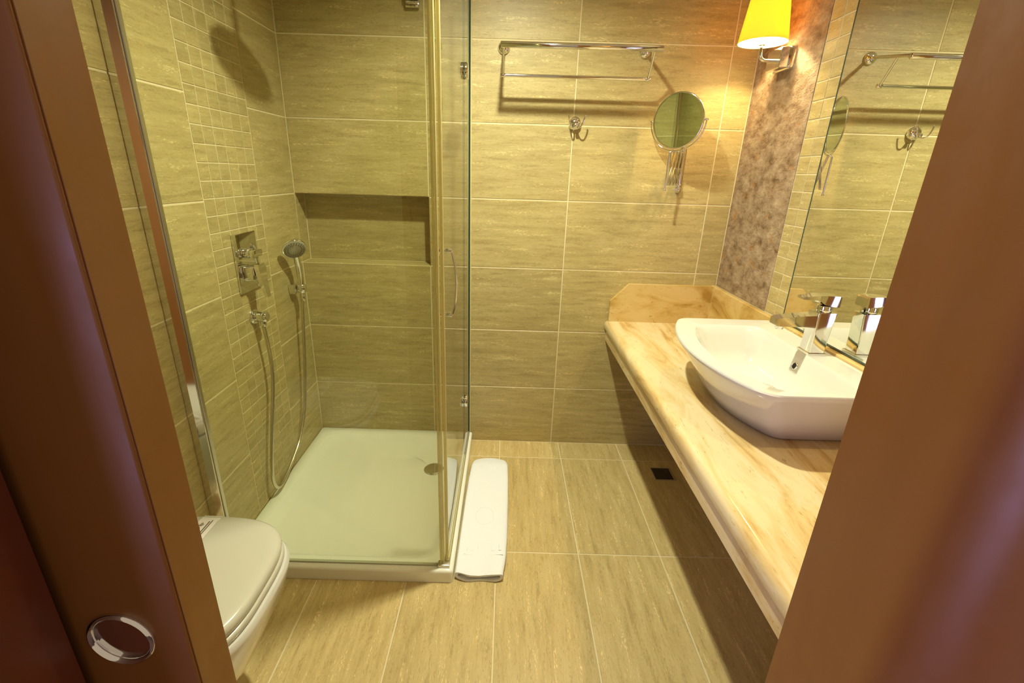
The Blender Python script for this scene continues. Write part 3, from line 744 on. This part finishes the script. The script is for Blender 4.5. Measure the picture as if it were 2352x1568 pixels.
# ------------------------------------------------------------------ ceiling downlight
dl = thing('ceiling_downlight', 'small round ceiling downlight above the middle of the room', 'ceiling light', (DOWN[0], DOWN[1], ZC))
obj('housing', MB().lathe([(.058, 0), (.058, .020), (.054, .024), (.046, .024), (.044, .010)], (DOWN[0], DOWN[1], ZC-.0005), (0, 0, -1), 40, True, False), CHROME, dl, smooth=50)
obj('lens', MB().lathe([(.0438, .0100), (.0438, .0125), (.001, .0130)], (DOWN[0], DOWN[1], ZC-.0005), (0, 0, -1), 40), BULB, dl, smooth=50)

# ------------------------------------------------------------------ toilet
TC = -1.300
to = thing('toilet', 'white wall-hung toilet with closed lid half hidden by the door', 'toilet', (-.73, TC, .10))
def dshape(xb_, xt, hw, z, n=48, sq=3.3, cx=None):
    """D plan: flat at the wall side, squarish-round at the tip"""
    cx = xb_+(xt-xb_)*.36 if cx is None else cx
    out = [(xb_, TC+hw*.93, z)]
    for k in range(n+1):
        a = PI/2-PI*k/n
        c, s = math.cos(a), math.sin(a)
        out.append((cx+(xt-cx)*abs(c)**(2/sq), TC+hw*math.copysign(abs(s)**(2/sq), s), z))
    out.append((xb_, TC-hw*.93, z)); return out
bw = [dshape(XL+.001, -.72, .11, .085), dshape(XL+.001, -.66, .135, .10), dshape(XL+.001, -.595, .165, .20), dshape(XL+.001, -.548, .188, .30), dshape(XL+.001, -.524, .2, .36), dshape(XL+.001, -.5170, .2045, .390), dshape(XL+.001, -.5170, .2045, .398), dshape(XL+.002, -.5215, .200, .405)]
obj('bowl', MB().loft(bw), PORC, to, smooth=50)
XB = -.905
seat = [dshape(XB, -.5305, .1920, .4052), dshape(XB, -.5265, .1955, .409), dshape(XB, -.5265, .1955, .419), dshape(XB, -.5300, .1925, .4225)]
obj('seat', MB().loft(seat), PLAST, to, smooth=50)
lid = [dshape(XB, -.5335, .1890, .4228), dshape(XB, -.5305, .1920, .426), dshape(XB, -.5285, .1940, .437), dshape(XB, -.5310, .1920, .4455), dshape(XB, -.5375, .1865, .4500), dshape(XB+.01, -.560, .166, .4520), dshape(XB+.05, -.64, .09, .4530)]
lo = obj('lid', MB().loft(lid), PLAST, to, smooth=50)
for s in (-1, 1):
    obj('hinge', MB().cyl((XB-.004, TC+s*.075-.02, .428), (XB-.004, TC+s*.075+.02, .428), .011, n=18, bev=.002), CHROME, to, smooth=50)
# paper strip round the lid
sx0, sx1 = -.775, -.728
ph = [(TC+.2005, .412), (TC+.1985, .440), (TC+.190, .4490), (TC+.166, .4534), (TC+.09, .4545), (TC-.09, .4545), (TC-.166, .4534), (TC-.190, .4490), (TC-.1985, .440), (TC-.2005, .412)]
hp = MB(); vs = []
for x in (sx0, sx1): vs.append([(x, y, z) for y, z in ph]+[(x, y*1.0+(.0006 if y > TC else -.0006)*-1, z-.0006) for y, z in reversed(ph)])
hp.loft(vs)
pb = thing('hygiene_band', 'white printed paper band wrapped across the toilet lid', 'paper band', ((sx0+sx1)/2, TC, .4125))
obj('strip', hp, PAPER, pb, smooth=40)
ink = MB()
def mark(x0, x1, y0, y1, z=.4547):
    z = .4546
    ink.box(x0, x1, y0, y1, z, z+.0004)
yl = TC+.135
def zat(y): return .4534+(.4545-.4534)*((TC+.166-y)/.076) if y > TC+.09 else .4545
def pm(x0, y0, x1, y1, w):
    a, b = Vector((x0, y0, zat(y0)+.0004)), Vector((x1, y1, zat(y1)+.0004)); d = b-a; L = d.length; d.normalize(); s_ = d.cross(Vector((0, 0, 1))).normalized()
    ink.obox((a+b)/2, s_, Vector((0, 0, 1)), d, w, .0004, L)
ex = -.761
for k in range(10):
    a, b = 2*PI*k/10, 2*PI*(k+1)/10
    pm(ex+.0050*math.cos(a), yl+.0085*math.sin(a), ex+.0050*math.cos(b), yl+.0085*math.sin(b), .0022)
pm(ex-.001, yl-.003, ex+.001, yl+.003, .003)
for s in (-1, 1):
    for k in range(3): pm(ex-.004+.003*k, yl+s*.012, ex+.001+.003*k, yl+s*(.025-.003*k), .0018)
pm(-.7465, yl-.028, -.7465, yl+.030, .0030)
pm(-.7410, yl-.030, -.7410, yl+.034, .0026)
po = obj('printed_emblem', ink, INK, pb, smooth=0); po['label'] = 'small grey printed emblem and lines'

# ------------------------------------------------------------------ bath mat towel on the floor
tw = thing('folded_bath_mat', 'folded white terry bath mat lying on the floor beside the tray', 'towel', (-.068, -.54, 0))
NS, NC = 40, 44
prof_ = [(-.875, -.158, .006), (-.80, -.1575, .015), (-.70, -.1570, .0195), (-.50, -.1560, .0225), (-.35, -.1530, .0225), (-.24, -.1470, .0205), (-.205, -.1430, .0155), (-.185, -.1340, .0080)]
def lerp(tab, y, i):
    for a, b in zip(tab[:-1], tab[1:]):
        if y <= b[0]: t = (y-a[0])/(b[0]-a[0]); return a[i]+(b[i]-a[i])*max(0, min(1, t))
    return tab[-1][i]
rings_o = []; rings_i = []
for i in range(NS+1):
    y = -.880+(.695)*i/NS
    xl_, xr_ = lerp(prof_, y, 1), lerp(prof_, y, 2)
    w = (xr_-xl_)/2; cx = (xl_+xr_)/2
    sh = (1 if y < -.25 else max(.35, 1-(y+.25)/.10))
    ro = []; ri = []
    for k in range(NC):
        a = 2*PI*k/NC; c, s = math.cos(a), math.sin(a)
        x = cx+w*math.copysign(abs(c)**.55, c)
        u = (x-cx)/w
        top = (.036-.011*math.exp(-(u/.45)**2)*(1 if y < -.75 else .3)+.002*math.sin(9*y+3*u))*sh; bot = .0008
        zc_ = (top+bot)/2; hh_ = (top-bot)/2
        z = zc_+hh_*math.copysign(abs(s)**.6, s)
        e = .0035*math.sin(5*u+1)*(1 if i == 0 else 0)
        ro.append((x, y+.006*u*u*(1 if i < 3 else 0)+e+.010*math.cos(2.4*u)*(1 if i > NS-4 else 0), z))
        t = .0075
        ri.append((cx+(x-cx)*(1-t*1.3/w), ro[-1][1], zc_+(z-zc_)*max(.1, (hh_-t)/hh_)))
    rings_o.append(ro); rings_i.append(ri)
tm = MB().loft(list(reversed([ [ (p[0], p[1]+.13*(0), p[2]) for p in r] for r in rings_i[:9]]))+rings_o, True, True)
obj('cloth', tm, TERRY, tw, smooth=60)
fl_ = MB().loft([[(-.140, -.872, .008), (-.09, -.874, .0115), (-.05, -.873, .0145), (-.049, -.873, .0175), (-.09, -.874, .0150), (-.140, -.872, .0125)],
                 [(-.140, -.75, .008), (-.09, -.75, .0115), (-.05, -.75, .0145), (-.049, -.75, .0175), (-.09, -.75, .0150), (-.140, -.75, .0125)]])
obj('inner_fold', fl_, TERRY, tw, smooth=60)
em = MB()
def topz(u, y): return .036-.011*math.exp(-(u/.45)**2)*(1 if y < -.75 else .3)+.002*math.sin(9*y+3*u)
def strip(pts, r):
    P = []
    for x, y in pts:
        xl_, xr_ = lerp(prof_, y, 1), lerp(prof_, y, 2); u = (x-(xl_+xr_)/2)/((xr_-xl_)/2)
        P.append((x, y, topz(u, y)-r*.45))
    em.tube(P, r, 6)
strip([(-.070+.036*math.cos(2*PI*k/30), -.60+.047*math.sin(2*PI*k/30)) for k in range(31)], .0016)
for yy, xs in ((-.765, (-.125, -.111, -.100, -.087, -.074, -.062, -.050, -.037, -.024, -.012)), (-.275, (-.105, -.093, -.080, -.068, -.055, -.044, -.030, -.018))):
    for j, x in enumerate(xs):
        h = (.014, .020, .014, .026, .014, .022)[j % 6]
        strip([(x, yy-.010), (x+.001, yy-.010+h)], .0011)
        if j % 2: strip([(x, yy-.010), (x+.009, yy-.010)], .0009)
strip([(-.135+.14*k/12, -.795) for k in range(13)], .0012)
eo = obj('embossed_pattern', em, TERRY, tw, smooth=60, kind='stuff')

# ------------------------------------------------------------------ floor drain
fd = thing('floor_drain', 'small square dark floor drain under the worktop', 'drain', (.746, -.247, 0))
fr = MB()
for x0, x1, y0, y1 in ((.698, .7035, -.295, -.200), (.786, .794, -.295, -.200), (.7035, .786, -.295, -.290), (.7035, .786, -.205, -.200)): fr.box(x0, x1, y0, y1, .0002, .0030, .0006, 1)
obj('frame', fr, STEEL, fd, smooth=0)
obj('grate', MB().box(.7035, .786, -.290, -.205, .0002, .0016), GRATE, fd, smooth=0)
obj('grate_ring', MB().tube([(.745+.033*math.cos(2*PI*k/36), -.2475+.033*math.sin(2*PI*k/36), .0018) for k in range(36)], .0014, 8, closed=True), GRATE, fd, smooth=60)
